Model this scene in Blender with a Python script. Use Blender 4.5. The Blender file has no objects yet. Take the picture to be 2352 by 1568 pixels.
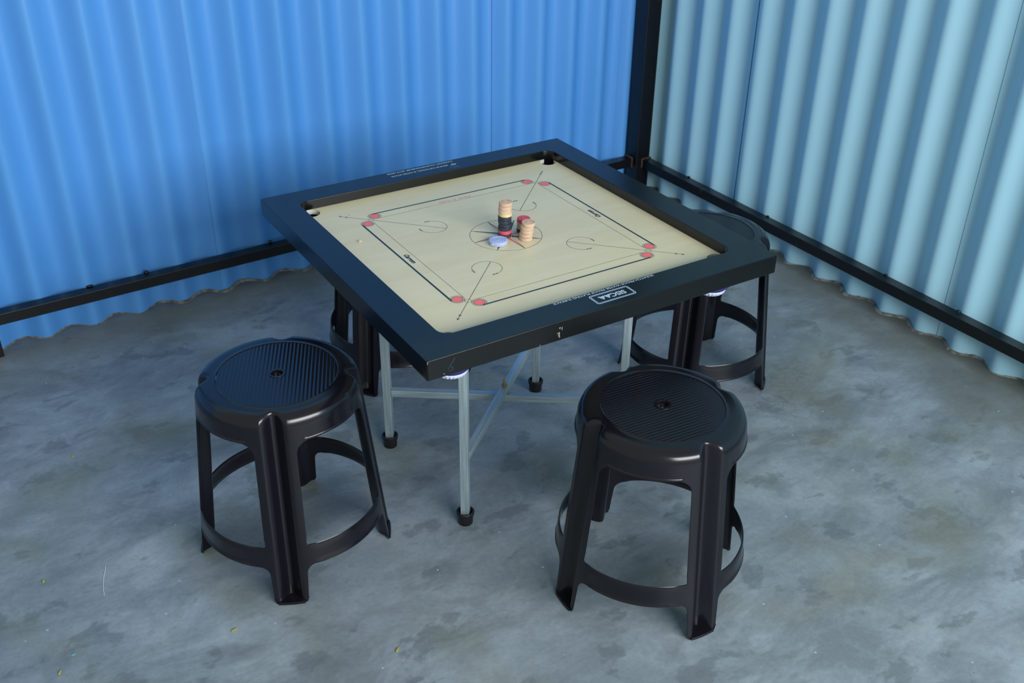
import bpy, bmesh, math, random
from mathutils import Vector, Matrix
PI = math.pi
R = math.radians
random.seed(7)
S = bpy.context.scene
COL = S.collection

# ------------------------------------------------------------------ camera, world, light, exposure
cam = bpy.data.cameras.new('camera'); co = bpy.data.objects.new('camera', cam); COL.objects.link(co)
co.location = (-1.1496, -1.8591, 1.6396)
co.rotation_euler = (R(59.1797), R(-0.682), R(-31.7847))
cam.sensor_width = 36.0; cam.sensor_fit = 'HORIZONTAL'; cam.lens = 35.96
cam.clip_start = 0.05; cam.clip_end = 60
cam.dof.use_dof = True; cam.dof.focus_distance = 2.3; cam.dof.aperture_fstop = 6.5
S.camera = co

w = bpy.data.worlds.new('world'); S.world = w; w.use_nodes = True
wb = w.node_tree.nodes['Background']
wb.inputs['Color'].default_value = (0.78, 0.84, 0.83, 1); wb.inputs['Strength'].default_value = 0.46

def area(name, loc, target, sx, sy, power, col):
    l = bpy.data.lights.new(name, 'AREA'); l.shape = 'RECTANGLE'; l.size = sx; l.size_y = sy
    l.energy = power; l.color = col
    o = bpy.data.objects.new(name, l); COL.objects.link(o); o.location = loc
    d = Vector(target) - Vector(loc); o.rotation_euler = d.to_track_quat('-Z', 'Y').to_euler()
    return o
# daylight through the open front of the shed, behind the camera
area('front_opening_daylight', (0.4, -4.4, 2.2), (0.4, 0.6, 0.6), 3.6, 1.5, 268, (0.92, 0.97, 1.0))

S.view_settings.view_transform = 'Standard'; S.view_settings.look = 'None'
S.view_settings.gamma = 1; S.view_settings.use_curve_mapping = False
S.view_settings.exposure = 0.07

# ------------------------------------------------------------------ helpers
def lin(c):
    return tuple(((x/255)/12.92 if x/255 <= 0.04045 else ((x/255+0.055)/1.055)**2.4) for x in c) + (1,)

def mat(name, col, rough=0.5, metal=0.0, spec=0.5, noise=None, bump=None, coat=0.0, trans=0.0, sss=0.0):
    """noise = (scale, amount, second colour); bump = (scale, strength, distance)"""
    m = bpy.data.materials.new(name); m.use_nodes = True
    nt = m.node_tree; b = nt.nodes['Principled BSDF']
    b.inputs['Base Color'].default_value = lin(col); b.inputs['Roughness'].default_value = rough
    b.inputs['Metallic'].default_value = metal; b.inputs['Specular IOR Level'].default_value = spec
    b.inputs['Coat Weight'].default_value = coat; b.inputs['Transmission Weight'].default_value = trans
    if sss:
        b.inputs['Subsurface Weight'].default_value = sss; b.inputs['Subsurface Scale'].default_value = 0.01
    tc = nt.nodes.new('ShaderNodeTexCoord')
    if noise:
        n = nt.nodes.new('ShaderNodeTexNoise'); n.inputs['Scale'].default_value = noise[0]; n.inputs['Detail'].default_value = 6
        nt.links.new(tc.outputs['Object'], n.inputs['Vector'])
        r = nt.nodes.new('ShaderNodeValToRGB'); r.color_ramp.elements[0].position = 0.5 - noise[1]; r.color_ramp.elements[1].position = 0.5 + noise[1]
        r.color_ramp.elements[0].color = lin(col); r.color_ramp.elements[1].color = lin(noise[2])
        nt.links.new(n.outputs['Fac'], r.inputs['Fac']); nt.links.new(r.outputs['Color'], b.inputs['Base Color'])
    if bump:
        n2 = nt.nodes.new('ShaderNodeTexNoise'); n2.inputs['Scale'].default_value = bump[0]; n2.inputs['Detail'].default_value = 4
        nt.links.new(tc.outputs['Object'], n2.inputs['Vector'])
        bp = nt.nodes.new('ShaderNodeBump'); bp.inputs['Strength'].default_value = bump[1]; bp.inputs['Distance'].default_value = bump[2]
        nt.links.new(n2.outputs['Fac'], bp.inputs['Height']); nt.links.new(bp.outputs['Normal'], b.inputs['Normal'])
    return m

def obj(name, bm, mats, parent=None, smooth=True, loc=(0, 0, 0), auto=None):
    me = bpy.data.meshes.new(name)
    bmesh.ops.recalc_face_normals(bm, faces=bm.faces) if auto is None else None
    bm.to_mesh(me); bm.free()
    for m in (mats if isinstance(mats, (list, tuple)) else [mats]): me.materials.append(m)
    if smooth:
        me.shade_smooth()
        me.set_sharp_from_angle(angle=R(38))
    o = bpy.data.objects.new(name, me); COL.objects.link(o); o.location = loc
    if parent: o.parent = parent
    return o

def wn(o):
    m = o.modifiers.new('wn', 'WEIGHTED_NORMAL'); m.keep_sharp = False; m.weight = 100; return o

def empty(name, loc=(0, 0, 0), rz=0):
    o = bpy.data.objects.new(name, None); COL.objects.link(o); o.location = loc; o.rotation_euler = (0, 0, rz)
    o.empty_display_size = 0.1
    return o

def tag(o, label, cat, group=None):
    o['label'] = label; o['category'] = cat
    if group: o['group'] = group
    return o

def struct(o):
    o['kind'] = 'structure'; return o

def copy_tree(o, parent=None):
    c = o.copy(); COL.objects.link(c)
    if parent: c.parent = parent
    for ch in list(o.children): copy_tree(ch, c)
    return c

def box(bm, x0, x1, y0, y1, z0, z1, mi=0, M=None):
    vs = [bm.verts.new(Vector(p) if M is None else M @ Vector(p)) for p in
          ((x0, y0, z0), (x1, y0, z0), (x1, y1, z0), (x0, y1, z0), (x0, y0, z1), (x1, y0, z1), (x1, y1, z1), (x0, y1, z1))]
    fs = []
    for f in ((0, 3, 2, 1), (4, 5, 6, 7), (0, 1, 5, 4), (1, 2, 6, 5), (2, 3, 7, 6), (3, 0, 4, 7)):
        a = bm.faces.new([vs[i] for i in f]); a.material_index = mi; fs.append(a)
    return vs, fs

def bevel_all(bm, w_, seg=2):
    bmesh.ops.bevel(bm, geom=[e for e in bm.edges], offset=w_, segments=seg, affect='EDGES', profile=0.5)

def lathe(bm, prof, n=48, mi=0, M=None, cx=0, cy=0, closed=False):
    """prof: list of (r,z); r==0 makes a pole"""
    rings = []
    for r, z in prof:
        if r < 1e-7:
            p = Vector((cx, cy, z)); rings.append([bm.verts.new(M @ p if M else p)])
        else:
            rg = []
            for i in range(n):
                a = 2*PI*i/n; p = Vector((cx + r*math.cos(a), cy + r*math.sin(a), z)); rg.append(bm.verts.new(M @ p if M else p))
            rings.append(rg)
    pairs = list(zip(rings[:-1], rings[1:]))
    if closed: pairs.append((rings[-1], rings[0]))
    for A, B in pairs:
        for i in range(n):
            j = (i+1) % n
            if len(A) == 1 and len(B) == 1: continue
            if len(A) == 1: f = bm.faces.new((A[0], B[i], B[j]))
            elif len(B) == 1: f = bm.faces.new((A[i], A[j], B[0]))
            else: f = bm.faces.new((A[i], A[j], B[j], B[i]))
            f.material_index = mi

def gridmesh(bm, P, mi=0):
    V = [[bm.verts.new(p) for p in row] for row in P]
    for i in range(len(V)-1):
        for j in range(len(V[0])-1):
            f = bm.faces.new((V[i][j], V[i][j+1], V[i+1][j+1], V[i+1][j])); f.material_index = mi
    return V

def poly(bm, pts, z, mi):
    f = bm.faces.new([bm.verts.new((x, y, z)) for x, y in pts]); f.material_index = mi
    f.normal_update()
    if f.normal.z < 0: f.normal_flip()
    return f

def annulus(bm, cx, cy, r0, r1, z, mi, n=72, a0=0, a1=2*PI):
    full = abs(a1-a0-2*PI) < 1e-6
    A = []; B = []
    for i in range(n + (0 if full else 1)):
        a = a0 + (a1-a0)*i/n
        A.append(bm.verts.new((cx+r0*math.cos(a), cy+r0*math.sin(a), z)))
        B.append(bm.verts.new((cx+r1*math.cos(a), cy+r1*math.sin(a), z)))
    for i in range(n):
        j = (i+1) % len(A)
        f = bm.faces.new((A[i], B[i], B[j], A[j])); f.material_index = mi

def disc(bm, cx, cy, r, z, mi, n=48):
    poly(bm, [(cx+r*math.cos(2*PI*i/n), cy+r*math.sin(2*PI*i/n)) for i in range(n)], z, mi)

def seg(bm, p, q, wd, z, mi):
    p = Vector(p); q = Vector(q); d = (q-p).normalized(); n = Vector((-d.y, d.x))*wd/2
    poly(bm, [tuple(p+n), tuple(q+n), tuple(q-n), tuple(p-n)], z, mi)

def text_into(bm, s, center, right, up, width, height, z, mi, offset=0.0, shear=0.0, spacing=1.0):
    cu = bpy.data.curves.new('t', 'FONT'); cu.body = s; cu.size = 1; cu.offset = offset; cu.shear = shear
    cu.space_character = spacing; cu.resolution_u = 4; cu.fill_mode = 'FRONT'
    o = bpy.data.objects.new('t', cu); COL.objects.link(o)
    dg = bpy.context.evaluated_depsgraph_get(); me = bpy.data.meshes.new_from_object(o.evaluated_get(dg))
    xs = [v.co.x for v in me.vertices]; ys = [v.co.y for v in me.vertices]
    x0, x1, y0, y1 = min(xs), max(xs), min(ys), max(ys)
    rt = Vector(right); u = Vector(up)
    vs = []
    for v in me.vertices:
        p = Vector(center) + rt*((v.co.x-x0)/(x1-x0)-0.5)*width + u*((v.co.y-y0)/(y1-y0)-0.5)*height
        vs.append(bm.verts.new((p.x, p.y, z)))
    for f in me.polygons:
        try:
            g = bm.faces.new([vs[i] for i in f.vertices]); g.material_index = mi
            g.normal_update()
            if g.normal.z < 0: g.normal_flip()
        except ValueError: pass
    bpy.data.objects.remove(o); bpy.data.curves.remove(cu); bpy.data.meshes.remove(me)

# ------------------------------------------------------------------ materials
def wall_mat(name, c1, c2, rough):
    m = mat(name, c1, rough, spec=0.5)
    nt = m.node_tree; b = nt.nodes['Principled BSDF']; tc = nt.nodes['Texture Coordinate']
    mp = nt.nodes.new('ShaderNodeMapping'); mp.inputs['Scale'].default_value = (1, 1, 0.35)
    n = nt.nodes.new('ShaderNodeTexNoise'); n.inputs['Scale'].default_value = 2.2; n.inputs['Detail'].default_value = 5
    nt.links.new(tc.outputs['Object'], mp.inputs['Vector']); nt.links.new(mp.outputs['Vector'], n.inputs['Vector'])
    r = nt.nodes.new('ShaderNodeValToRGB'); r.color_ramp.elements[0].position = 0.3; r.color_ramp.elements[1].position = 0.7
    r.color_ramp.elements[0].color = lin(c1); r.color_ramp.elements[1].color = lin(c2)
    nt.links.new(n.outputs['Fac'], r.inputs['Fac'])
    nt.links.new(r.outputs['Color'], b.inputs['Base Color'])
    n2 = nt.nodes.new('ShaderNodeTexNoise'); n2.inputs['Scale'].default_value = 9; n2.inputs['Detail'].default_value = 3
    nt.links.new(mp.outputs['Vector'], n2.inputs['Vector'])
    bp = nt.nodes.new('ShaderNodeBump'); bp.inputs['Strength'].default_value = 0.25; bp.inputs['Distance'].default_value = 0.004
    nt.links.new(n2.outputs['Fac'], bp.inputs['Height']); nt.links.new(bp.outputs['Normal'], b.inputs['Normal'])
    return m
M_blue = wall_mat('blue_paint', (84, 154, 224), (92, 160, 228), 0.42)
M_teal = wall_mat('pale_teal_paint', (160, 208, 226), (166, 212, 228), 0.45)

def floor_mat():
    m = mat('concrete', (100, 118, 126), 0.5, spec=0.35)
    nt = m.node_tree; b = nt.nodes['Principled BSDF']; tc = nt.nodes['Texture Coordinate']; L = nt.links
    def noise(scale, detail=6, mp=None, rough=0.55, dist=0.0):
        n = nt.nodes.new('ShaderNodeTexNoise'); n.inputs['Scale'].default_value = scale; n.inputs['Detail'].default_value = detail
        n.inputs['Roughness'].default_value = rough; n.inputs['Distortion'].default_value = dist
        L.new(mp or tc.outputs['Object'], n.inputs['Vector']); return n.outputs['Fac']
    def ramp(f, p0, c0, p1, c1):
        r = nt.nodes.new('ShaderNodeValToRGB'); r.color_ramp.elements[0].position = p0; r.color_ramp.elements[1].position = p1
        r.color_ramp.elements[0].color = c0; r.color_ramp.elements[1].color = c1; L.new(f, r.inputs['Fac']); return r.outputs['Color']
    def mix(fac, a, b_, mode='MIX'):
        x = nt.nodes.new('ShaderNodeMix'); x.data_type = 'RGBA'; x.blend_type = mode
        if isinstance(fac, float): x.inputs[0].default_value = fac
        else: L.new(fac, x.inputs[0])
        for k, v in ((6, a), (7, b_)):
            if isinstance(v, tuple): x.inputs[k].default_value = v
            else: L.new(v, x.inputs[k])
        return x.outputs[2]
    K = (0, 0, 0, 1); W = (1, 1, 1, 1)
    # trowel streaks run roughly along one direction
    mp = nt.nodes.new('ShaderNodeMapping'); mp.inputs['Rotation'].default_value = (0, 0, R(-12)); mp.inputs['Scale'].default_value = (1.2, 2.3, 1)
    L.new(tc.outputs['Object'], mp.inputs['Vector'])
    mp2 = nt.nodes.new('ShaderNodeMapping'); mp2.inputs['Rotation'].default_value = (0, 0, R(28)); mp2.inputs['Scale'].default_value = (1.3, 2.0, 1); mp2.inputs['Location'].default_value = (3, 5, 0)
    L.new(tc.outputs['Object'], mp2.inputs['Vector'])
    base = ramp(noise(2.6, 14, rough=0.72, dist=0.3), 0.36, lin((127, 138, 144)), 0.68, lin((159, 170, 177)))
    st = ramp(noise(2.6, 14, mp.outputs['Vector'], 0.7, 0.5), 0.42, K, 0.60, W)
    c = mix(st, base, lin((118, 127, 133)))
    st2 = ramp(noise(4.2, 14, mp2.outputs['Vector'], 0.7, 0.5), 0.53, K, 0.61, (0.20, 0.20, 0.20, 1))
    c = mix(st2, c, lin((160, 168, 174)))
    dk = ramp(noise(5.0, 10, mp2.outputs['Vector'], 0.6, 0.2), 0.575, K, 0.62, (0.5, 0.5, 0.5, 1))
    c = mix(dk, c, lin((92, 101, 106)))
    ol = ramp(noise(3.1, 4, None, 0.5, 0.2), 0.50, K, 0.68, (0.6, 0.6, 0.6, 1))
    c = mix(ol, c, lin((116, 120, 104)))
    gr = ramp(noise(85, 6, None, 0.7), 0.3, (0.90, 0.90, 0.90, 1), 0.7, (1.08, 1.08, 1.08, 1))
    c = mix(1.0, c, gr, 'MULTIPLY')
    dk2 = ramp(noise(7.5, 5, None, 0.5, 0.2), 0.60, K, 0.66, (0.22, 0.22, 0.22, 1))
    c = mix(dk2, c, lin((84, 92, 96)))
    # light splatter and pale specks
    v = nt.nodes.new('ShaderNodeTexVoronoi'); v.inputs['Scale'].default_value = 26; L.new(tc.outputs['Object'], v.inputs['Vector'])
    sp = ramp(v.outputs['Distance'], 0.045, W, 0.075, K)
    cut = ramp(v.outputs['Color'], 0.62, K, 0.66, W)
    spm = mix(1.0, sp, cut, 'MULTIPLY')
    c = mix(spm, c, lin((176, 190, 192)))
    v3 = nt.nodes.new('ShaderNodeTexVoronoi'); v3.inputs['Scale'].default_value = 60; L.new(tc.outputs['Object'], v3.inputs['Vector'])
    sp3 = ramp(v3.outputs['Distance'], 0.05, W, 0.09, K); cut3 = ramp(v3.outputs['Color'], 0.86, K, 0.9, W)
    c = mix(mix(1.0, sp3, cut3, 'MULTIPLY'), c, lin((60, 68, 74)))
    # hairline cracks in patches
    vc = nt.nodes.new('ShaderNodeTexVoronoi'); vc.feature = 'DISTANCE_TO_EDGE'; vc.inputs['Scale'].default_value = 24
    nd = nt.nodes.new('ShaderNodeMapping'); L.new(tc.outputs['Object'], nd.inputs['Vector'])
    L.new(nd.outputs['Vector'], vc.inputs['Vector'])
    ck = ramp(vc.outputs['Distance'], 0.0, W, 0.022, K)
    pm = ramp(noise(1.7, 3), 0.60, K, 0.68, (0.6, 0.6, 0.6, 1))
    c = mix(mix(1.0, ck, pm, 'MULTIPLY'), c, lin((70, 80, 84)))
    # damp, dirty margin along the two walls (dirt, keeps its own shape)
    sx = nt.nodes.new('ShaderNodeSeparateXYZ'); L.new(tc.outputs['Object'], sx.inputs[0])
    def math_(op, a, b_):
        x = nt.nodes.new('ShaderNodeMath'); x.operation = op
        for k, v_ in ((0, a), (1, b_)):
            if isinstance(v_, (int, float)): x.inputs[k].default_value = v_
            else: L.new(v_, x.inputs[k])
        return x.outputs[0]
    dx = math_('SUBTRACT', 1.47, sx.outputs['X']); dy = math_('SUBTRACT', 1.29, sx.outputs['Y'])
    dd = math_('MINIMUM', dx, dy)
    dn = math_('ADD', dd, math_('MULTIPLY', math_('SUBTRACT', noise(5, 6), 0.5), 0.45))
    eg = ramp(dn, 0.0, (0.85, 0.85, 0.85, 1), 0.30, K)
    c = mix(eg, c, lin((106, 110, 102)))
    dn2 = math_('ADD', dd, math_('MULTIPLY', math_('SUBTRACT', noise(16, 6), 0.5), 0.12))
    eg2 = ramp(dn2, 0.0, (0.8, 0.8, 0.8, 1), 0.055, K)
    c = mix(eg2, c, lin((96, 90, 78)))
    L.new(c, b.inputs['Base Color'])
    rr = ramp(noise(3.0, 5), 0.3, (0.36, 0.36, 0.36, 1), 0.7, (0.58, 0.58, 0.58, 1)); L.new(rr, b.inputs['Roughness'])
    bp = nt.nodes.new('ShaderNodeBump'); bp.inputs['Strength'].default_value = 0.35; bp.inputs['Distance'].default_value = 0.003
    L.new(noise(14, 8, None, 0.65), bp.inputs['Height']); L.new(bp.outputs['Normal'], b.inputs['Normal'])
    return m
M_floor = floor_mat()

def black_steel():
    m = mat('black_painted_steel', (9, 10, 12), 0.36, spec=0.5)
    nt = m.node_tree; b = nt.nodes['Principled BSDF']; tc = nt.nodes['Texture Coordinate']; L = nt.links
    n = nt.nodes.new('ShaderNodeTexNoise'); n.inputs['Scale'].default_value = 26; n.inputs['Detail'].default_value = 7; L.new(tc.outputs['Object'], n.inputs['Vector'])
    r = nt.nodes.new('ShaderNodeValToRGB'); r.color_ramp.elements[0].position = 0.66; r.color_ramp.elements[1].position = 0.75
    r.color_ramp.elements[0].color = lin((9, 10, 12)); r.color_ramp.elements[1].color = lin((58, 46, 38))
    L.new(n.outputs['Fac'], r.inputs['Fac']); L.new(r.outputs['Color'], b.inputs['Base Color'])
    n2 = nt.nodes.new('ShaderNodeTexNoise'); n2.inputs['Scale'].default_value = 60
    L.new(tc.outputs['Object'], n2.inputs['Vector'])
    bp = nt.nodes.new('ShaderNodeBump'); bp.inputs['Strength'].default_value = 0.3; bp.inputs['Distance'].default_value = 0.001
    L.new(n2.outputs['Fac'], bp.inputs['Height']); L.new(bp.outputs['Normal'], b.inputs['Normal'])
    return m
M_steel = black_steel()
M_weld = mat('rusty_weld', (44, 34, 28), 0.7, noise=(60, 0.22, (70, 54, 44)), bump=(120, 0.8, 0.003))
M_mortar = mat('mortar_crumbs', (88, 86, 76), 0.9, noise=(45, 0.12, (138, 138, 130)), bump=(90, 0.9, 0.004))
M_plastic = mat('dark_plastic', (17, 16, 23), 0.2, spec=0.5, bump=(180, 0.05, 0.0006))
M_frame = mat('black_lacquered_wood', (9, 12, 13), 0.22, spec=0.45, bump=(40, 0.08, 0.0006))
M_print = mat('pale_print', (188, 206, 222), 0.5)
M_printdim = mat('dim_print', (120, 142, 160), 0.5)
M_scuff = mat('bare_wood_scuff', (150, 138, 120), 0.7)
M_scratch = mat('grey_scratch', (62, 72, 84), 0.6)
M_ink = mat('dark_ink', (30, 48, 60), 0.45)
M_thin = mat('thin_ink', (84, 92, 84), 0.5)
M_red = mat('red_ink', (255, 118, 118), 0.42)
M_holewood = mat('pocket_edge_wood', (206, 202, 190), 0.6)

def ply_mat():
    m = mat('pale_plywood', (196, 194, 168), 0.34, spec=0.5)
    nt = m.node_tree; b = nt.nodes['Principled BSDF']; tc = nt.nodes['Texture Coordinate']; L = nt.links
    mp = nt.nodes.new('ShaderNodeMapping'); mp.inputs['Scale'].default_value = (1.6, 9, 1); mp.inputs['Rotation'].default_value = (0, 0, R(90)); L.new(tc.outputs['Object'], mp.inputs['Vector'])
    n = nt.nodes.new('ShaderNodeTexNoise'); n.inputs['Scale'].default_value = 2.0; n.inputs['Detail'].default_value = 7; n.inputs['Distortion'].default_value = 1.2
    L.new(mp.outputs['Vector'], n.inputs['Vector'])
    r = nt.nodes.new('ShaderNodeValToRGB'); r.color_ramp.elements[0].position = 0.25; r.color_ramp.elements[1].position = 0.78
    r.color_ramp.elements[0].color = lin((220, 204, 164)); r.color_ramp.elements[1].color = lin((230, 217, 182))
    e = r.color_ramp.elements.new(0.55); e.color = lin((226, 212, 174))
    L.new(n.outputs['Fac'], r.inputs['Fac']); L.new(r.outputs['Color'], b.inputs['Base Color'])
    return m
M_ply = ply_mat()

def steel_tube():
    m = mat('galvanised_steel', (170, 188, 194), 0.38, metal=0.55)
    nt = m.node_tree; b = nt.nodes['Principled BSDF']; tc = nt.nodes['Texture Coordinate']; L = nt.links
    mp = nt.nodes.new('ShaderNodeMapping'); mp.inputs['Scale'].default_value = (40, 40, 2.5); L.new(tc.outputs['Object'], mp.inputs['Vector'])
    n = nt.nodes.new('ShaderNodeTexNoise'); n.inputs['Scale'].default_value = 3; n.inputs['Detail'].default_value = 6; L.new(mp.outputs['Vector'], n.inputs['Vector'])
    r = nt.nodes.new('ShaderNodeValToRGB'); r.color_ramp.elements[0].position = 0.3; r.color_ramp.elements[1].position = 0.7
    r.color_ramp.elements[0].color = lin((150, 168, 174)); r.color_ramp.elements[1].color = lin((192, 208, 214))
    L.new(n.outputs['Fac'], r.inputs['Fac']); L.new(r.outputs['Color'], b.inputs['Base Color'])
    return m
M_tube = steel_tube()
M_rubber = mat('black_rubber', (17, 18, 20), 0.45, bump=(60, 0.3, 0.001))
M_bolt = mat('brassy_bolt', (150, 144, 112), 0.4, metal=0.6)
M_netblue = mat('indigo_cloth', (44, 44, 110), 0.8, bump=(300, 0.4, 0.001))
M_netwhite = mat('white_knit', (205, 212, 236), 0.9)
M_cream = mat('cream_wood', (214, 182, 156), 0.55, noise=(90, 0.2, (200, 168, 142)))
M_yellow = mat('yellowed_wood', (226, 204, 156), 0.55, noise=(90, 0.2, (212, 184, 136)))
M_blackwood = mat('black_dyed_wood', (34, 42, 54), 0.5, noise=(110, 0.2, (48, 56, 68)))
M_redwood = mat('red_dyed_wood', (222, 86, 100), 0.4, noise=(90, 0.2, (206, 78, 94)))
M_striker = mat('translucent_blue_plastic', (176, 190, 228), 0.25, sss=0.35)
M_strikerdark = mat('blue_engraving', (160, 176, 218), 0.35)
M_chip = mat('wood_chip', (206, 184, 152), 0.7)
M_husk = mat('yellow_husk', (164, 158, 78), 0.7)
M_flake = mat('teal_paint_flake', (104, 160, 172), 0.6)

# ------------------------------------------------------------------ setting
bm = bmesh.new(); box(bm, -5, 2.2, -5, 2.0, -0.08, 0)
struct(obj('floor', bm, M_floor, smooth=False))

def lw(x): return 1.2555 + 0.037*x                     # line the left rail's back runs on
def corrugated(name, m, along, t0, t1, seam_list, shape, flip, zs=(-0.005, 0.0, 0.3, 1.2, 3.0)):
    """thin corrugated sheets, each a closed sheet lapped over the next by a hair"""
    bm = bmesh.new()
    cuts = [t0] + seam_list + [t1]
    for k in range(len(cuts)-1):
        a, b_ = cuts[k], cuts[k+1]
        if k < len(cuts)-2: b_ += 0.05                 # the lap
        off = 0.0 if k % 2 == 0 else 0.0048
        n = max(2, int((b_-a)/0.0075))
        front, back = [], []
        for i in range(n+1):
            t = a+(b_-a)*i/n; d = shape(t)+off
            front.append(along(t, d)); back.append(along(t, d+0.0025))
        V = gridmesh(bm, [[(p[0], p[1], z) for p in front] for z in zs])
        U = gridmesh(bm, [[(p[0], p[1], z) for p in back] for z in zs])
        for r_ in range(len(zs)-1):
            for j in (0, -1): bm.faces.new((V[r_][j], V[r_+1][j], U[r_+1][j], U[r_][j]))
        for r_ in (0, -1):
            for j in range(n): bm.faces.new((V[r_][j], V[r_][j+1], U[r_][j+1], U[r_][j]))
    return struct(obj(name, bm, m))
def shape_left(x):
    ph = 2*PI*(x-(0.159+0.0715))/0.143
    return 0.0215*(1-math.cos(ph)) - 0.0012*math.cos(2*ph)+0.0012
def shape_right(y):
    ph = 2*PI*(y-0.004)/0.1437
    return 0.0200*(1-math.cos(ph))
corrugated('wall_left', M_blue, lambda t, d: (t, lw(t)+0.001+d), -3.4, 1.52, [-2.2, -1.3, -0.405, 0.75, 1.285], shape_left, 1, (-0.005, 0.0, 0.3, 1.2, 1.8))
corrugated('wall_left_upper', M_teal, lambda t, d: (t, lw(t)+0.001+d), -3.4, 1.52, [-2.0, -0.9, 0.3], shape_left, 1, (1.801, 2.4, 3.0))
corrugated('wall_right', M_teal, lambda t, d: (1.461+d, t), -3.4, 1.325, [-2.3, -1.25, -0.245, 0.76], shape_right, 1)

# rails and posts of the steel building frame
bm = bmesh.new(); box(bm, 1.39, 1.458, 1.240, 1.3045, 0.0, 3.0); bevel_all(bm, 0.004)
p1 = struct(wn(obj('trim_1', bm, M_steel)))
bm = bmesh.new()
vs = []
for x in (-3.3, 1.389):
    for dy, z in ((-0.040, 0.102), (0, 0.102), (0, 0.138), (-0.040, 0.138)): vs.append(bm.verts.new((x, lw(x)+dy, z)))
for f in ((0, 1, 2, 3), (7, 6, 5, 4), (0, 4, 5, 1), (1, 5, 6, 2), (2, 6, 7, 3), (3, 7, 4, 0)): bm.faces.new([vs[i] for i in f])
bmesh.ops.recalc_face_normals(bm, faces=bm.faces); bevel_all(bm, 0.002)
rl = struct(wn(obj('trim_2', bm, M_steel)))
bm = bmesh.new(); box(bm, 1.42, 1.4605, -3.3, 1.239, 0.100, 0.137); bevel_all(bm, 0.002)
rr_ = struct(wn(obj('trim_3', bm, M_steel)))
bm = bmesh.new(); box(bm, -1.12, -1.050, 1.172, 1.2145, 0.0, 0.1015); bevel_all(bm, 0.002)
struct(wn(obj('trim_4', bm, M_steel)))
bm = bmesh.new(); box(bm, -1.12, -1.050, 1.172, 1.2145, 0.1385, 3.0); bevel_all(bm, 0.002)
struct(wn(obj('trim_5', bm, M_steel)))

def blob(bm, x, y, z, sx, sy, sz, n=10, seed=0, M=None):
    rnd = random.Random(seed)
    g = bmesh.ops.create_icosphere(bm, subdivisions=2, radius=1)
    for v in g['verts']:
        k = 1+rnd.uniform(-0.16, 0.16); v.co = Vector((x+v.co.x*sx*k, y+v.co.y*sy*k, z+v.co.z*sz*k))
# weld beads where the rails meet the corner post, and screw ends on top of the rails
bm = bmesh.new()
for k in range(7): blob(bm, 1.3885, lw(1.385)-0.038+k*0.006, 0.139, 0.006, 0.005, 0.005, seed=k)
for k in range(5): blob(bm, 1.3885, lw(1.385)-0.040, 0.105+k*0.008, 0.005, 0.006, 0.005, seed=k+20)
struct(obj('weld_bead', bm, M_weld, parent=p1))
bm = bmesh.new()
for k in range(7): blob(bm, 1.423+k*0.006, 1.239, 0.138, 0.005, 0.006, 0.005, seed=k+40)
for k in range(5): blob(bm, 1.420, 1.239, 0.104+k*0.008, 0.006, 0.005, 0.005, seed=k+60)
struct(obj('weld_bead', bm, M_weld, parent=p1))
for i, x in enumerate((-0.59, -0.765, -0.17, 0.3)):
    bm = bmesh.new(); blob(bm, x, lw(x)-0.004, 0.1415, 0.007 if i != 1 else 0.011, 0.006, 0.006 if i != 1 else 0.003, seed=i+80)
    struct(obj('screw_end', bm, M_steel, parent=rl))
for i, y in enumerate((0.99, 0.55, 0.01, -0.27)):
    bm = bmesh.new(); blob(bm, 1.456, y, 0.1385, 0.005, 0.007, 0.004, seed=i+90)
    struct(obj('screw_end', bm, M_steel, parent=rr_))

# crumbly mortar line where the sheets meet the floor
def mortar(name, along, shape, t0, t1, seed):
    rnd = random.Random(seed); bm = bmesh.new(); n = int((t1-t0)/0.006); rows = []
    wd = 0.008
    for i in range(n+1):
        t = t0+(t1-t0)*i/n; d = shape(t)
        wd += rnd.uniform(-0.0022, 0.0022); wd = min(0.012, max(0.0025, wd))
        h = 0.0015+wd*0.35*rnd.uniform(0.6, 1.2)
        a = along(t, d+0.0015); b1 = along(t, d-wd*0.35); b2 = along(t, d-wd*rnd.uniform(0.75, 1.1))
        rows.append([(a[0], a[1], h*1.2), (b1[0], b1[1], h*rnd.uniform(0.8, 1.1)), (b2[0], b2[1], -0.0005)])
    gridmesh(bm, rows)
    return struct(obj(name, bm, M_mortar))
mortar('trim_6', lambda t, d: (t, lw(t)+0.001+d), shape_left, -3.2, 1.38, 3)
mortar('trim_7', lambda t, d: (1.461+d, t), shape_right, -3.2, 1.23, 4)

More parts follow.
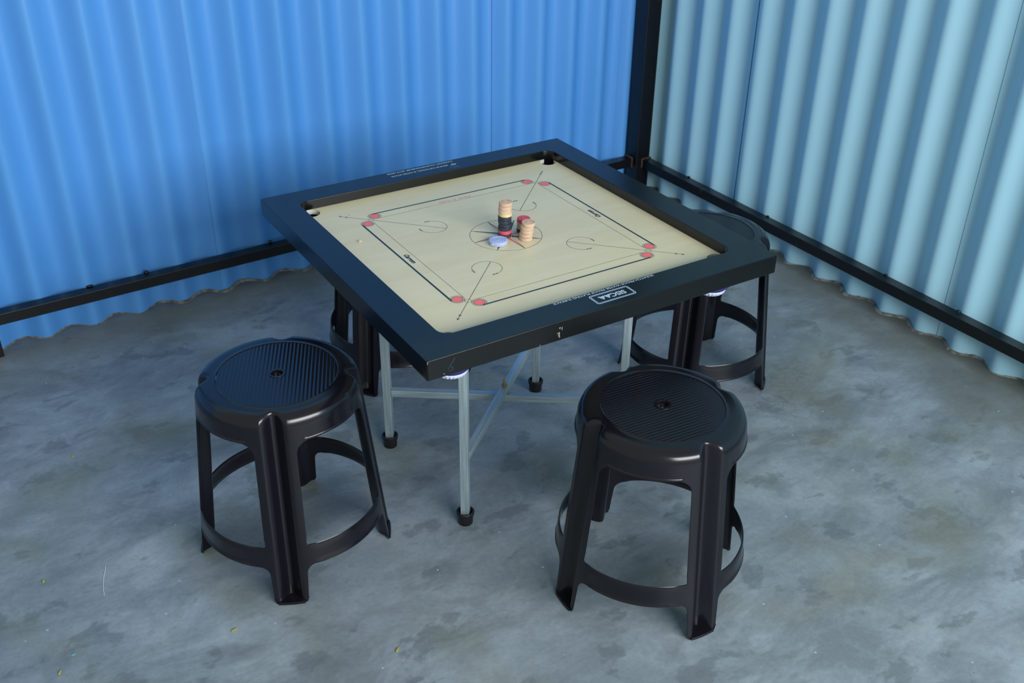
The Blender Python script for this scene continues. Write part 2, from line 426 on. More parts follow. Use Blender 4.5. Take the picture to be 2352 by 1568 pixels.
# ------------------------------------------------------------------ plastic stool
def make_stool():
    root = empty('plastic_stool')
    def Rz(z): return 0.217 - 0.1*z
    def groove(u, hw=0.0285, dep=0.0235):
        a = abs(u)/hw
        if a >= 1: return 0.0
        return dep*(0.5+0.5*math.cos(PI*a))**0.85
    ZS = 0.40                                             # lower edge of the seat skirt
    # seat: rounded rim + skirt, with a groove above each leg
    bm = bmesh.new(); N = 480
    prof = [(0.1275, 0.4592), (0.1290, 0.4600), (0.1310, 0.4590), (0.1380, 0.4588), (0.1470, 0.4588), (0.1540, 0.4580), (0.1600, 0.4558), (0.1652, 0.4520), (0.1690, 0.4468), (0.1712, 0.4410)]
    z = 0.434
    while z > ZS+0.006: prof.append((Rz(z), z)); z -= 0.006
    prof += [(Rz(ZS+0.005), ZS+0.005), (Rz(ZS+0.004)+0.0011, ZS+0.0038), (Rz(ZS)+0.0013, ZS)]
    rows = []
    RM = 0.1715; r0 = 0.1400
    for r, z in prof:
        row = []
        for i in range(N+1):
            a = 2*PI*i/N; da = (a+PI/4) % (PI/2) - PI/4
            g = groove(da*Rz(min(z, 0.44)))
            if r <= r0: rr = r - 0*g
            elif z > 0.44: rr = r0 + (r-r0)*(RM-g-r0)/(RM-r0)
            else: rr = r - g
            if z < ZS+0.0045: rr -= (r-Rz(z))*min(1, max(0, (0.062-abs(da)*RM)/0.01))
            row.append((rr*math.cos(a), rr*math.sin(a), z))
        rows.append(row)
    V = gridmesh(bm, rows)
    bmesh.ops.remove_doubles(bm, verts=bm.verts, dist=1e-6)
    # ribbed disc, ribs run along local x
    pitch = 0.00815; RD = 0.1277; RH = 0.0125
    ys = []; k = -RD+0.0004
    while k < RD-0.0004: ys.append(k); k += pitch/6
    for sgn in (-1, 1):
        rows = []
        for y in ys:
            X = math.sqrt(max(RD*RD-y*y, 1e-8)); xh = math.sqrt(RH*RH-y*y) if abs(y) < RH else 0.0
            c = math.cos(2*PI*y/pitch); hgt = 0.00045*c
            rows.append([(sgn*(xh+(X-xh)*j/14), y, 0.4586+hgt) for j in range(15)])
        gridmesh(bm, rows)
    # centre hole with its collar
    lathe(bm, [(0.0185, 0.4575), (0.0178, 0.4597), (0.0150, 0.4600), (0.0125, 0.4592), (0.0118, 0.4560), (0.0112, 0.4440)], 40)
    bmesh.ops.remove_doubles(bm, verts=bm.verts, dist=2e-6)
    for f in bm.faces:
        f.normal_update(); c = f.calc_center_median()
        if f.normal.dot(c-Vector((0, 0, 0.36))) * (1 if c.xy.length > 0.0118 or c.z > 0.4575 else -1) < 0: f.normal_flip()
    seat = obj('seat', bm, M_plastic, root, auto=False)
    s = seat.modifiers.new('solid', 'SOLIDIFY'); s.thickness = 0.0026; s.offset = -1; e_ = seat.modifiers.new('split', 'EDGE_SPLIT'); e_.split_angle = R(55)
    # legs
    def w0(z): return 0.0362 + 0.0085*min(1, z/0.17) if z < 0.17 else 0.0447 - 0.0012*(z-0.17)/0.2
    FT, FR = 0.030, 0.020
    ZR0, ZR1 = 0.096, 0.147
    def wring(z): return 0.006+0.014*(ZR1-z)/(ZR1-ZR0)
    def width(z, side):
        wv = w0(z)
        if z > ZS-FT:
            t = (z-(ZS-FT))/FT; wv += 0.034*(1-math.sqrt(max(0, 1-t*t)))
        if z > ZR1 and z < ZR1+0.006:
            t = 1-(z-ZR1)/0.006; wv += 0.006*(1-math.sqrt(max(0, 1-t*t)))
        if ZR0 <= z <= ZR1: wv = w0(z)+wring(z)
        if ZR0-FR < z < ZR0:
            t = (z-(ZR0-FR))/FR; wv += FR*(1-math.sqrt(max(0, 1-t*t)))
        return wv
    zl = []
    for i in range(13): zl.append((ZS-FT*(1-math.cos(PI/2*i/12))*1.0 if False else ZS-FT*(i/12)**1.6, ''))
    z = ZS-FT-0.02
    while z > ZR1+0.008: zl.append((z, '')); z -= 0.02
    for q in (0.006, 0.004, 0.002, 0.001): zl.append((ZR1+q, ''))
    zl += [(ZR1, ''), (0.144, ''), (0.13, ''), (0.112, '')]
    for i in range(9): zl.append((ZR0-FR*(i/8)**1.6, ''))
    zl += [(0.06, ''), (0.045, ''), (0.03, ''), (0.018, ''), (0.010, ''), (0.004, 'c'), (0.001, 'd')]
    def leg_mesh():
        bm = bmesh.new(); rows = []
        us = []
        for i in range(41): us.append(-1+2*i/40)
        us = us[:1]+[-0.98]+us[1:-1]+[0.98]+us[-1:]
        for z, sd in zl:
            rows.append([]); wv = width(z, sd)
            if sd == 'c': wv -= 0.0012
            if sd == 'd': wv -= 0.0035
            inner = 0.0305
            for q in us:
                # dense columns over the groove, the rest spread to the edge
                aq = abs(q)
                u = (aq/0.72*inner) if aq < 0.72 else inner+(aq-0.72)/0.28*(wv-inner)
                u = math.copysign(u, q)
                if aq > 0.975 and aq < 0.999: u = math.copysign(wv-0.0012, q)
                rr = Rz(z) - groove(u, 0.0285, 0.0235+0.002*(1-z/0.4)) - (0.0009 if aq > 0.999 and z < ZS-0.0005 and not ZR0 <= z <= ZR1 else 0)
                a = u/Rz(z)
                rows[-1].append((rr*math.cos(a), rr*math.sin(a), z))
        gridmesh(bm, rows)
        # little floor that closes the groove at the foot
        for zz in (0.0045,):
            A, B = [], []
            for i in range(21):
                u = -0.0285+0.057*i/20; a = u/Rz(zz)
                g = groove(u, 0.0285, 0.0255)
                A.append(bm.verts.new(((Rz(zz)-g-0.002)*math.cos(a), (Rz(zz)-g-0.002)*math.sin(a), zz)))
                B.append(bm.verts.new(((Rz(0))*math.cos(a), (Rz(0))*math.sin(a), zz)))
            for i in range(20): bm.faces.new((A[i], A[i+1], B[i+1], B[i]))
            D = [bm.verts.new((v.co.x, v.co.y, 0.0005)) for v in B]
            for i in range(20): bm.faces.new((B[i], B[i+1], D[i+1], D[i]))
        me = bpy.data.meshes.new('leg'); bmesh.ops.recalc_face_normals(bm, faces=bm.faces)
        # make sure normals point outwards
        f = bm.faces[0] if False else None
        bm.faces.ensure_lookup_table()
        c = bm.faces[10]; 
        if c.normal.x < 0:
            for f in bm.faces: f.normal_flip()
        bm.to_mesh(me); bm.free(); me.materials.append(M_plastic); me.shade_smooth(); me.set_sharp_from_angle(angle=R(45)); return me
    lm = leg_mesh()
    for k in range(4):
        o = bpy.data.objects.new('leg', lm); COL.objects.link(o); o.parent = root; o.rotation_euler = (0, 0, k*PI/2)
        s = o.modifiers.new('solid', 'SOLIDIFY'); s.thickness = 0.0030; s.offset = -1; e_ = o.modifiers.new('split', 'EDGE_SPLIT'); e_.split_angle = R(55)
    # ring between the legs
    bm = bmesh.new(); rows = []
    for z, dr in ((ZR1, -0.0009), (ZR1-0.0012, 0), (0.13, 0), (0.112, 0), (ZR0+0.005, 0), (ZR0+0.0035, 0.0012), (ZR0+0.0012, 0.0014), (ZR0, 0.0004)):
        row = []
        a0 = (w0(z)+wring(z))/Rz(z); a1 = PI/2-a0
        for i in range(41):
            a = a0+(a1-a0)*i/40; fade = min(1, i/4, (40-i)/4); rr = Rz(z)+dr*fade
            row.append((rr*math.cos(a), rr*math.sin(a), z))
        rows.append(row)
    gridmesh(bm, rows)
    bmesh.ops.recalc_face_normals(bm, faces=bm.faces); bm.faces.ensure_lookup_table()
    if bm.faces[0].normal.dot(bm.faces[0].calc_center_median()) < 0:
        for f in bm.faces: f.normal_flip()
    me = bpy.data.meshes.new('lower_ring'); bm.to_mesh(me); bm.free(); me.materials.append(M_plastic); me.shade_smooth(); me.set_sharp_from_angle(angle=R(45))
    for k in range(4):
        o = bpy.data.objects.new('lower_ring', me); COL.objects.link(o); o.parent = root; o.rotation_euler = (0, 0, k*PI/2)
        s = o.modifiers.new('solid', 'SOLIDIFY'); s.thickness = 0.0030; s.offset = -1; e_ = o.modifiers.new('split', 'EDGE_SPLIT'); e_.split_angle = R(55)
    return root
stool = make_stool()
spots = [((-0.5954, -0.0407), 65.5, 'dark plastic stool standing alone left of the board table, ribs pointing to the wall'),
         ((0.0379, -0.5555), -4.4, 'dark plastic stool nearest the camera, in front of the lettered board edge'),
         ((-0.026, 0.553), 35.5, 'dark plastic stool mostly hidden under the board, by the blue wall'),
         ((0.6824, 0.0453), -50.5, 'dark plastic stool half under the right corner of the board, by the pale wall')]
for i, ((x, y), a, lab) in enumerate(spots):
    o = stool if i == 0 else copy_tree(stool)
    o.location = (x, y, 0); o.rotation_euler = (0, 0, R(a))
    tag(o, lab, 'stool', 'plastic stools around the board table')

# ------------------------------------------------------------------ folding stand
stand = empty('folding_stand', (0, 0, 0))
tag(stand, 'galvanised steel folding stand with crossed bars and black rubber feet under the board', 'stand')
LEGS = [(-0.2293, -0.1982), (-0.2485, 0.1735), (0.2290, 0.1998), (0.2473, -0.1720)]
MXL = {}
def tube(p, q, wv, hv, m, name, parent, roll=0.0, bev=0.0015):
    p = Vector(p); q = Vector(q); d = q-p; L = d.length
    bm = bmesh.new(); box(bm, -wv/2, wv/2, -hv/2, hv/2, 0, L); bevel_all(bm, bev)
    o = wn(obj(name, bm, m, parent))
    z = d.normalized(); x = Vector((0, 0, 1)).cross(z)
    if x.length < 1e-4: x = Vector((math.cos(roll), math.sin(roll), 0))
    x.normalize(); y = z.cross(x)
    Mx = Matrix((x, y, z)).transposed().to_4x4(); Mx.translation = p
    o.matrix_local = Mx; MXL[o.name] = Mx
    return o
for i, (x, y) in enumerate(LEGS):
    ang = R(41) if i in (0, 2) else R(145-90)
    lg = tube((x, y, 0.020), (x, y, 0.6055), 0.0205, 0.0205, M_tube, 'leg', stand, roll=R(52) if i != 0 else R(49))
    bm = bmesh.new()
    lathe(bm, [(0, 0.0), (0.0165, 0.0), (0.0178, 0.002), (0.0188, 0.024), (0.0212, 0.0265), (0.0216, 0.034), (0.0195, 0.036), (0.0165, 0.0355), (0.0150, 0.026), (0, 0.026)], 32)
    f = obj('rubber_foot', bm, M_rubber)
    f.parent = lg; f.matrix_parent_inverse = Matrix.Identity(4)
    f.matrix_local = MXL[lg.name].inverted() @ Matrix.Translation((x, y, 0))
def between(a, b, z, t0=0.0, t1=1.0):
    A = Vector((a[0], a[1], z)); B = Vector((b[0], b[1], z)); d = (B-A).normalized()*0.0105
    return A+d, B-d
a, b = between(LEGS[1], LEGS[3], 0.171); tube(a, b, 0.019, 0.019, M_tube, 'crossbar', stand)
a, b = between(LEGS[0], LEGS[2], 0.1925); tube(a, b, 0.019, 0.019, M_tube, 'crossbar', stand)
a, b = between(LEGS[1], LEGS[3], 0.5755); tube(a, b, 0.019, 0.019, M_tube, 'top_bar', stand)
a, b = between(LEGS[0], LEGS[2], 0.5955); tube(a, b, 0.019, 0.019, M_tube, 'top_bar', stand)
bm = bmesh.new()
lathe(bm, [(0, 0.157), (0.006, 0.157), (0.006, 0.1612), (0.0040, 0.1615), (0.0040, 0.2022), (0.0088, 0.2022), (0.0088, 0.2080), (0.0042, 0.2082), (0.0042, 0.2260), (0.0034, 0.2270), (0, 0.2240)], 6)
obj('bolt', bm, M_bolt, stand)

# ------------------------------------------------------------------ carrom board
board = empty('carrom_board', (0, 0, 0.65))
tag(board, 'square carrom board table with black frame and pale marked playing surface', 'carrom board')
HA, HB, TH, DP = 0.4381, 0.3680, 0.0434, 0.0240
def rsq(h, r, n=10):
    P = []
    for k, (cx, cy) in enumerate(((h-r, h-r), (-h+r, h-r), (-h+r, -h+r), (h-r, -h+r))):
        for i in range(n+1):
            a = PI/2*k + PI/2*i/n; P.append((cx+r*math.cos(a), cy+r*math.sin(a)))
    return P
bm = bmesh.new()
loops = [(rsq(HA-0.001, 0.003), -TH), (rsq(HA, 0.004), -TH+0.0015), (rsq(HA, 0.004), -0.0018), (rsq(HA-0.0006, 0.0035), -0.0006), (rsq(HA-0.0018, 0.003), 0),
         (rsq(HB+0.0016, 0.0276), 0), (rsq(HB+0.0005, 0.0265), -0.0005), (rsq(HB, 0.026), -0.0016), (rsq(HB, 0.026), -TH+0.001), (rsq(HB+0.001, 0.026), -TH)]
VL = [[bm.verts.new((x, y, z)) for x, y in P] for P, z in loops]
for a in range(len(VL)):
    A, B = VL[a], VL[(a+1) % len(VL)]
    for i in range(len(A)):
        j = (i+1) % len(A); bm.faces.new((A[i], A[j], B[j], B[i]))
frame = wn(obj('frame', bm, M_frame, board))
# playing surface with its four pocket holes and printed markings
bm = bmesh.new()
PC = 0.3452; PRr = 0.0222
HP = 0.3678
def quad_pieces(z):
    for k in range(4):
        arc = lambda r, a0, a1, n: [(PC+r*math.cos(a0+(a1-a0)*i/n), PC+r*math.sin(a0+(a1-a0)*i/n)) for i in range(n+1)]
        A = [(0, 0), (HP, 0), (HP, PC)] + arc(PRr, 0, -1.5*PI, 36) + [(PC, HP), (0, HP)]
        B = arc(HP-PC, 0, PI/2, 12) + arc(PRr, PI/2, 0, 12)
        for P in (A, B):
            Q = []
            for x, y in P:
                for _ in range(k): x, y = -y, x
                Q.append((x, y))
            poly(bm, Q, z, 0)
        if z < -DP:
            for P in (arc(PRr, 0, 2*PI, 48), [(HP, -PC), (HP, PC)] + arc(HP-PC, 0, PI/2, 12)):
                V1 = []; V2 = []
                for x, y in P:
                    for _ in range(k): x, y = -y, x
                    V1.append(bm.verts.new((x, y, z))); V2.append(bm.verts.new((x, y, -DP)))
                for i in range(len(P)-1): bm.faces.new((V1[i], V1[i+1], V2[i+1], V2[i]))
quad_pieces(-DP); quad_pieces(-DP-0.012)
bmesh.ops.remove_doubles(bm, verts=bm.verts, dist=1e-6)
bmesh.ops.recalc_face_normals(bm, faces=bm.faces)
for f in bm.faces:
    f.material_index = 0
    if abs(f.normal.z) < 0.5:
        c = f.calc_center_median()
        if abs(abs(c.x)-PC) < 0.0225 and abs(abs(c.y)-PC) < 0.0225: f.material_index = 4
INK, RED, THIN = 1, 2, 3
z0 = -DP
zA, zB, zC = z0+0.00015, z0+0.00025, z0+0.00035
m_, n_ = 0.2191, 0.2526; rc = 0.0159
def rot4(k, x, y):
    for _ in range(k): x, y = -y, x
    return (x, y)
for k in range(4):
    poly(bm, [rot4(k, -m_-0.002, -n_-rc), rot4(k, m_+0.002, -n_-rc), rot4(k, m_-0.002, -n_-rc+0.0046), rot4(k, -m_+0.002, -n_-rc+0.0046)], zA, INK)
    seg(bm, rot4(k, -m_, -n_+rc), rot4(k, m_, -n_+rc), 0.0010, zA, THIN)
    for sx in (-1, 1):
        cx, cy = rot4(k, sx*m_, -n_)
        annulus(bm, cx, cy, rc-0.0009, rc+0.0002, zB, THIN)
        annulus(bm, cx, cy, 0.0116, 0.0127, zB, INK)
        disc(bm, cx, cy, 0.0117, zA, RED)
    q = 0.2358; cx, cy = rot4(k, -q, -q)
    annulus(bm, cx, cy, 0.0066, 0.0075, zA, THIN)
    seg(bm, rot4(k, -0.1025, -0.1025), rot4(k, -0.293, -0.293), 0.0012, zB, THIN)
    def arrow(x, y, dx, dy, s=1.0):
        L = math.hypot(dx, dy); dx /= L; dy /= L; nx, ny = -dy, dx
        T = (x, y); A = (x-dx*0.0085*s+nx*0.0036*s, y-dy*0.0085*s+ny*0.0036*s); Bq = (x-dx*0.0048*s, y-dy*0.0048*s); Cq = (x-dx*0.0085*s-nx*0.0036*s, y-dy*0.0085*s-ny*0.0036*s)
        poly(bm, [rot4(k, *T), rot4(k, *A), rot4(k, *Bq)], zC, INK); poly(bm, [rot4(k, *T), rot4(k, *Bq), rot4(k, *Cq)], zC, INK)
    arrow(-0.295, -0.295, -1, -1); arrow(-0.2842, -0.2842, -1, -1)
    ac, ar = 0.1262, 0.0335
    kk = k*PI/2
    cx, cy = rot4(k, -ac, -ac)
    ga = R(225)+kk; gap = R(36)
    annulus(bm, cx, cy, ar-0.0005, ar+0.0006, zA, THIN, 64, ga+gap, ga+2*PI-gap)
    for sg in (-1, 1):
        for dd_ in (0.0, 0.22):
            aa = R(225)+sg*(gap+dd_-0.04)
            arrow(-ac+ar*math.cos(aa), -ac+ar*math.sin(aa), sg*math.sin(aa), -sg*math.cos(aa), 0.85)
annulus(bm, 0, 0, 0.0842, 0.0853, zA, THIN, 120)
for k in range(8):
    th = k*PI/4; t = (0.0845*math.cos(th), 0.0845*math.sin(th))
    b1 = (0.0175*math.cos(th-PI/8), 0.0175*math.sin(th-PI/8)); b2 = (0.0175*math.cos(th+PI/8), 0.0175*math.sin(th+PI/8)); c0 = (0.010*math.cos(th), 0.010*math.sin(th))
    poly(bm, [t, b1, c0], zA, INK if k % 2 else RED)
    for p, q in ((t, b1), (t, b2), (t, c0)): seg(bm, p, q, 0.0008, zB, INK)
annulus(bm, 0, 0, 0.0125, 0.0157, zB+0.00003, RED); annulus(bm, 0, 0, 0.0155, 0.0164, zC, INK); annulus(bm, 0, 0, 0.0118, 0.0126, zC, INK)
for px_, py_, pr_ in ((-0.2694, 0.2889, 0.0016), (-0.0747, 0.2058, 0.0009), (-0.1671, 0.0332, 0.0007), (0.1768, -0.0797, 0.0009), (-0.3313, 0.0011, 0.0006)): disc(bm, px_, py_, pr_, zB, THIN, 10)
text_into(bm, 'Carrom', (-0.2503, 0.0), (0, -1), (1, 0), 0.048, 0.0120, zB, INK, offset=0.05, shear=0.3)
text_into(bm, 'Carrom', (0.2503, -0.003), (0, 1), (-1, 0), 0.048, 0.0120, zB, INK, offset=0.05, shear=0.3)
text_into(bm, 'Made In India', (0.0, 0.2440), (-1, 0), (0, -1), 0.090, 0.0105, zB, RED, shear=0.3, offset=-0.012)
surf = obj('playing_surface', bm, [M_ply, M_ink, M_red, M_thin, M_holewood], board, smooth=False, auto=False)
# print on the frame
bm = bmesh.new(); zt = 0.00025
text_into(bm, 'SCRATCH PROOF\u00b7WATER PROOF PLAYING SURFACE', (0.0099, -0.3745), (-1, 0), (0, -1), 0.255, 0.0066, zt, 0, offset=0.012)
obj('slogan_print', bm, M_print, frame, smooth=False, auto=False); bm = bmesh.new()
def rrect(cx, cy, hx, hy, r, wd, mi):
    P = []; Q = []
    for k, (sx, sy) in enumerate(((1, 1), (-1, 1), (-1, -1), (1, -1))):
        for i in range(7):
            a = PI/2*k+PI/2*i/6
            P.append((cx+sx*(hx-r)+r*math.cos(a), cy+sy*(hy-r)+r*math.sin(a)))
            Q.append((cx+sx*(hx-r)+(r-wd)*math.cos(a), cy+sy*(hy-r)+(r-wd)*math.sin(a)))
    A = [bm.verts.new((x, y, zt)) for x, y in P]; B = [bm.verts.new((x, y, zt)) for x, y in Q]
    for i in range(len(A)):
        j = (i+1) % len(A); f = bm.faces.new((A[i], A[j], B[j], B[i])); f.material_index = mi
rrect(0.0096, -0.4022, 0.0492, 0.0186, 0.0055, 0.0020, 0)
rrect(0.0096, -0.4022, 0.0458, 0.0152, 0.0040, 0.0010, 0)
text_into(bm, 'SISC', (0.0236, -0.4022), (-1, 0), (0, -1), 0.0370, 0.0150, zt, 0, offset=0.03)
for cx in (-0.0020, -0.0155):
    # solid wedge letters with a ball at the foot
    poly(bm, [(cx+0.0085, -0.3948), (cx+0.0030, -0.3948), (cx+0.0003, -0.4025), (cx+0.0001, -0.4097)], zt, 0)
    poly(bm, [(cx-0.0085, -0.3948), (cx-0.0005, -0.4097), (cx+0.0001, -0.4097), (cx-0.0002, -0.4025), (cx-0.0030, -0.3948)], zt, 0)
    disc(bm, cx, -0.3985, 0.0026, zt+0.00002, 0, 20)
obj('logo_print', bm, M_print, frame, smooth=False, auto=False); bm = bmesh.new()
text_into(bm, 'CARROM CHAMPIONSHIP 2019-2020', (-0.0040, 0.4255), (-1, 0), (0, -1), 0.192, 0.0078, zt, 1, offset=0.012)
text_into(bm, 'SENIOR NATIONAL & INTER-STATE', (-0.0150, 0.4060), (-1, 0), (0, -1), 0.165, 0.0078, zt, 1, offset=0.010)
text_into(bm, '48', (0.0850, 0.4040), (-1, 0), (0, -1), 0.0150, 0.0105, zt, 1, offset=0.008)
text_into(bm, 'TH', (0.0740, 0.3995), (-1, 0), (0, -1), 0.0055, 0.0036, zt, 1)
text_into(bm, 'Used in', (0.0785, 0.3855), (-1, 0), (0, -1), 0.026, 0.0055, zt, 2, shear=0.3)
obj('title_print', bm, [M_print, M_print, M_printdim], frame, smooth=False, auto=False)
# scuffs and the scratched figure on the near face
bm = bmesh.new()
yF = -HA-0.0003
def face_poly(pts, mi): bm.faces.new([bm.verts.new((x, yF, z)) for x, z in pts]).material_index = mi
rnd = random.Random(5)
for q_, (cx, cz, sx, sz) in enumerate(((-0.1443, -0.0150, 0.0016, 0.0022), (-0.1462, -0.0275, 0.0022, 0.0060), (-0.1395, -0.0170, 0.0012, 0.0045), (-0.1500, -0.0255, 0.0012, 0.0014), (-0.1448, -0.0345, 0.0010, 0.0030), (-0.4030, -0.0370, 0.0013, 0.0013), (-0.190, -0.0405, 0.0016, 0.0010))):
    if q_ >= 5: obj('scuff', bm, M_scuff, frame, smooth=False); bm = bmesh.new()
    face_poly([(cx+sx*math.cos(2*PI*i/9)*rnd.uniform(.6, 1.2), cz+sz*math.sin(2*PI*i/9)*rnd.uniform(.6, 1.2)) for i in range(9)], 0)
obj('scuff', bm, M_scuff, frame, smooth=False); bm = bmesh.new()
def stroke(P, wd):
    for (x0, q0), (x1, q1) in zip(P[:-1], P[1:]):
        d = Vector((x1-x0, q1-q0)).normalized(); nx, nz = -d.y*wd/2, d.x*wd/2
        face_poly([(x0+nx, q0+nz), (x1+nx, q1+nz), (x1-nx, q1-nz), (x0-nx, q0-nz)], 1)
stroke([(-0.3795, -0.0090), (-0.3850, -0.0160), (-0.3905, -0.0240)], 0.0009)
stroke([(-0.3905+0.0052*math.cos(a_*0.5236)+0.001, -0.0300+0.0046*math.sin(a_*0.5236)) for a_ in range(-4, 7)], 0.0007)
obj('scratch_mark', bm, [M_scuff, M_scratch], frame, smooth=False); bm = bmesh.new()
# worn near corner
for k in range(5):
    x = -HA+0.0006; face_poly([(x, -0.0012-k*0.0012), (x+0.0018-k*0.0003, -0.0012-k*0.0012), (x+0.0015-k*0.0003, -0.0024-k*0.0012), (x, -0.0024-k*0.0012)], 0)
sc = obj('worn_corner', bm, [M_scuff, M_scratch], frame, smooth=False)
# pocket bags under the four corners
for sx, sy in ((-1, -1), (1, -1), (1, 1), (-1, 1)):
    cx, cy = sx*0.338, sy*PC
    bm = bmesh.new()
    lathe(bm, [(0.0500, -TH-0.0002), (0.0505, -0.047), (0.0500, -0.062), (0.0470, -0.078), (0.0340, -0.093), (0.0325, -0.0925), (0.0455, -0.077), (0.0480, -0.064), (0.0485, -0.047), (0.0320, -0.0405), (0.0310, -0.0366), (0.0300, -0.0366), (0.0300, -TH-0.0002)], 48, cx=cx, cy=cy, closed=True)
    pk = obj('pocket', bm, M_netblue, board); pk['label'] = 'indigo cloth pocket'
    bm = bmesh.new(); N = 96
    rows = []
    for r, z, am in ((0.0335, -0.0920, 0.0), (0.0325, -0.0960, 0.0006), (0.0290, -0.1020, 0.0012), (0.0220, -0.1070, 0.0012), (0.0120, -0.1100, 0.0006), (0.0015, -0.1110, 0)):
        rows.append([(cx+(r+am*math.cos(24*2*PI*i/N))*math.cos(2*PI*i/N), cy+(r+am*math.cos(24*2*PI*i/N))*math.sin(2*PI*i/N), z) for i in range(N+1)])
    gridmesh(bm, rows); bmesh.ops.remove_doubles(bm, verts=bm.verts, dist=1e-6)
    nb = obj('knitted_net', bm, M_netwhite, pk); nb['label'] = 'white ribbed knitted net'
    s = nb.modifiers.new('solid', 'SOLIDIFY'); s.thickness = 0.001; s.offset = 1

# ------------------------------------------------------------------ playing pieces
ZB = 0.65-DP+0.0004
def man_mesh(m, h):
    bm = bmesh.new(); r = 0.0156
    lathe(bm, [(0, 0), (r-0.0008, 0), (r, 0.0008), (r, h-0.0008), (r-0.0008, h), (0.0125, h), (0.0118, h-0.0005), (0.0110, h), (0.0085, h), (0.0078, h-0.0006), (0.0070, h), (0.0040, h), (0.0032, h-0.0007), (0.0024, h-0.0001), (0.0010, h+0.0002), (0, h+0.0002)], 48)
    me = bpy.data.meshes.new('carrom_man'); bmesh.ops.recalc_face_normals(bm, faces=bm.faces); bm.to_mesh(me); bm.free(); me.materials.append(m)
    me.shade_smooth(); me.set_sharp_from_angle(angle=R(38)); return me
HM = 0.0084
MM = {c: man_mesh(m, HM) for c, m in (('c', M_cream), ('y', M_yellow), ('k', M_blackwood), ('r', M_redwood))}
CN = {'c': 'cream', 'y': 'yellowed cream', 'k': 'black', 'r': 'red'}
rnd = random.Random(11)
def stack(x0, y0, x1, y1, seq, labels, group):
    n = len(seq)
    for i, c in enumerate(seq):
        o = bpy.data.objects.new('carrom_man', MM[c]); COL.objects.link(o)
        t = i/(n-1)
        o.location = (x0+(x1-x0)*t+rnd.uniform(-0.0008, 0.0008), y0+(y1-y0)*t+rnd.uniform(-0.0008, 0.0008), ZB+i*(HM+0.00025))
        o.rotation_euler = (0, 0, rnd.uniform(0, 6))
        tag(o, labels[i], 'carrom piece', group)
stack(-0.0060, -0.0035, -0.0040, -0.0035, 'krkkkkyccc',
      ['black round piece at the very bottom of the tall stack', 'red round piece near the bottom of the tall stack, between black pieces',
       'black piece of the tall stack resting directly on the red one', 'second black piece above the red one in the tall stack',
       'third black piece above the red one in the tall stack', 'topmost black piece of the tall stack, right under the cream ones',
       'yellowed cream piece lowest of the cream ones in the tall stack', 'second cream piece from the lowest cream one in the tall stack',
       'cream piece just under the top piece of the tall stack', 'cream piece on the very top of the tall mixed stack'], 'pieces of the tall mixed stack')
stack(0.0455, -0.0035, 0.0455, -0.0035, 'kccr',
      ['black piece at the bottom of the short stack with a red top', 'lower cream piece in the short stack with a red top',
       'upper cream piece just under the red top piece of the short stack', 'red round piece on top of the short stack behind the cream stack'], 'pieces of the short red-topped stack')
stack(0.0270, -0.0435, 0.0325, -0.0440, 'ccccc',
      ['bottom piece of the all cream stack of five', 'second piece from the bottom of the all cream stack', 'middle piece of the all cream stack of five',
       'fourth piece up in the all cream stack, just under its top', 'top piece of the all cream stack of five, with turned rings'], 'pieces of the cream stack')
# striker
st = empty('striker', (-0.0392, -0.0300, ZB), R(20))
tag(st, 'translucent pale blue striker disc lying in front of the stacked pieces', 'striker')
bm = bmesh.new(); r = 0.0222
lathe(bm, [(0, 0), (r-0.002, 0), (r-0.0006, 0.0010), (r-0.0006, 0.0028), (r-0.0022, 0.0038), (r-0.0004, 0.0050), (r, 0.0062), (r-0.0004, 0.0090), (r-0.0020, 0.0100), (0.0165, 0.0100), (0.0158, 0.0094), (0.0146, 0.0094), (0.0140, 0.0100), (0.0102, 0.0100), (0.0096, 0.0095), (0.0088, 0.0095), (0.0082, 0.0100), (0, 0.0100)], 64)
obj('disc', bm, M_striker, st)
for s_ in (-1, 1):
    bm = bmesh.new(); box(bm, s_*0.0225-0.0030, s_*0.0225+0.0030, -0.0040, 0.0040, 0.0035, 0.0070); bevel_all(bm, 0.0009)
    obj('rim_tab', bm, M_striker, st)
bm = bmesh.new(); box(bm, -0.0060, 0.0060, -0.0016, 0.0016, 0.0098, 0.0105); bevel_all(bm, 0.0003)
obj('raised_mark', bm, M_strikerdark, st)

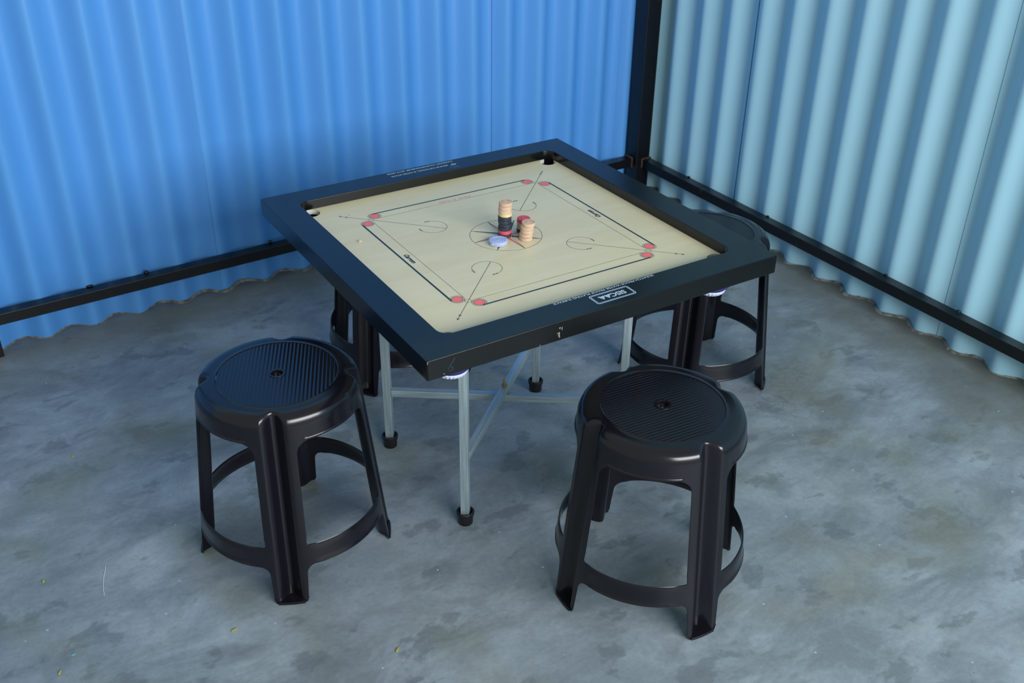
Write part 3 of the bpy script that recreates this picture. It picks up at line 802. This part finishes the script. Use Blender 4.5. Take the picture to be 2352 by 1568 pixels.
# ------------------------------------------------------------------ small litter
bm = bmesh.new(); blob(bm, 0, 0, 0.002, 0.0045, 0.0030, 0.0022, seed=3)
tag(obj('wood_chip', bm, M_chip, loc=(-0.3104, 0.1360, ZB-0.0002)), 'tiny pale wood chip lying on the board near its left edge', 'chip')
husks = [(-0.5479, -0.4743, 40, 'yellow husk on the floor in front, between the two nearest stools'), (-0.9809, 0.5538, 100, 'yellow husk on the floor left of the left stool seat, nearest the blue wall'),
         (-1.1336, 0.1121, 80, 'small yellow husk at the far left of the floor, beside the pale thread'), (-1.1549, -0.1763, 60, 'yellow husk in the bottom left corner of the floor'),
         (-0.8186, -0.2465, 10, 'yellow husk on the floor just in front of the left stool')]
hm = None
for x, y, a, lab in husks:
    if hm is None:
        bm = bmesh.new(); blob(bm, 0, 0, 0.0012, 0.0075, 0.0028, 0.0014, seed=9); h0 = obj('husk', bm, M_husk); hm = h0.data
    else:
        h0 = bpy.data.objects.new('husk', hm); COL.objects.link(h0)
    h0.location = (x, y, 0.0002); h0.rotation_euler = (0, 0, R(a)); tag(h0, lab, 'husk', 'yellow husks on the floor')

fm = None
for x, y, sz, lab in ((-1.1217, -0.1409, 0.0050, 'teal paint flake in the bottom left corner of the floor, beside a yellow husk'), (-1.1271, 0.3474, 0.0030, 'tiny blue paint flake at the far left edge of the floor'),
                      (1.2987, -0.5641, 0.0060, 'pale teal paint flake on the floor by the foot of the pale wall')):
    bm = bmesh.new(); blob(bm, 0, 0, 0.0006, sz, sz*0.7, 0.0008, seed=int(sz*10000))
    tag(obj('paint_flake', bm, M_flake, loc=(x, y, 0.0001)), lab, 'paint flake', 'paint flakes on the floor')
bm = bmesh.new(); P = [(-1.0050, 0.0900), (-1.0076, 0.0797), (-1.0155, 0.0590), (-1.0221, 0.0370), (-1.0265, 0.0160), (-1.0284, -0.0028)]
rows = []
for i, (x, y) in enumerate(P):
    t = Vector((P[min(i+1, 5)][0]-P[max(i-1, 0)][0], P[min(i+1, 5)][1]-P[max(i-1, 0)][1])).normalized()
    rows.append([(x-t.y*0.0007*math.cos(a), y+t.x*0.0007*math.cos(a), 0.0008+0.0007*math.sin(a)) for a in [2*PI*k/6 for k in range(7)]])
gridmesh(bm, rows)
tag(obj('thread', bm, M_netwhite), 'short pale thread lying on the floor left of the left stool', 'thread')
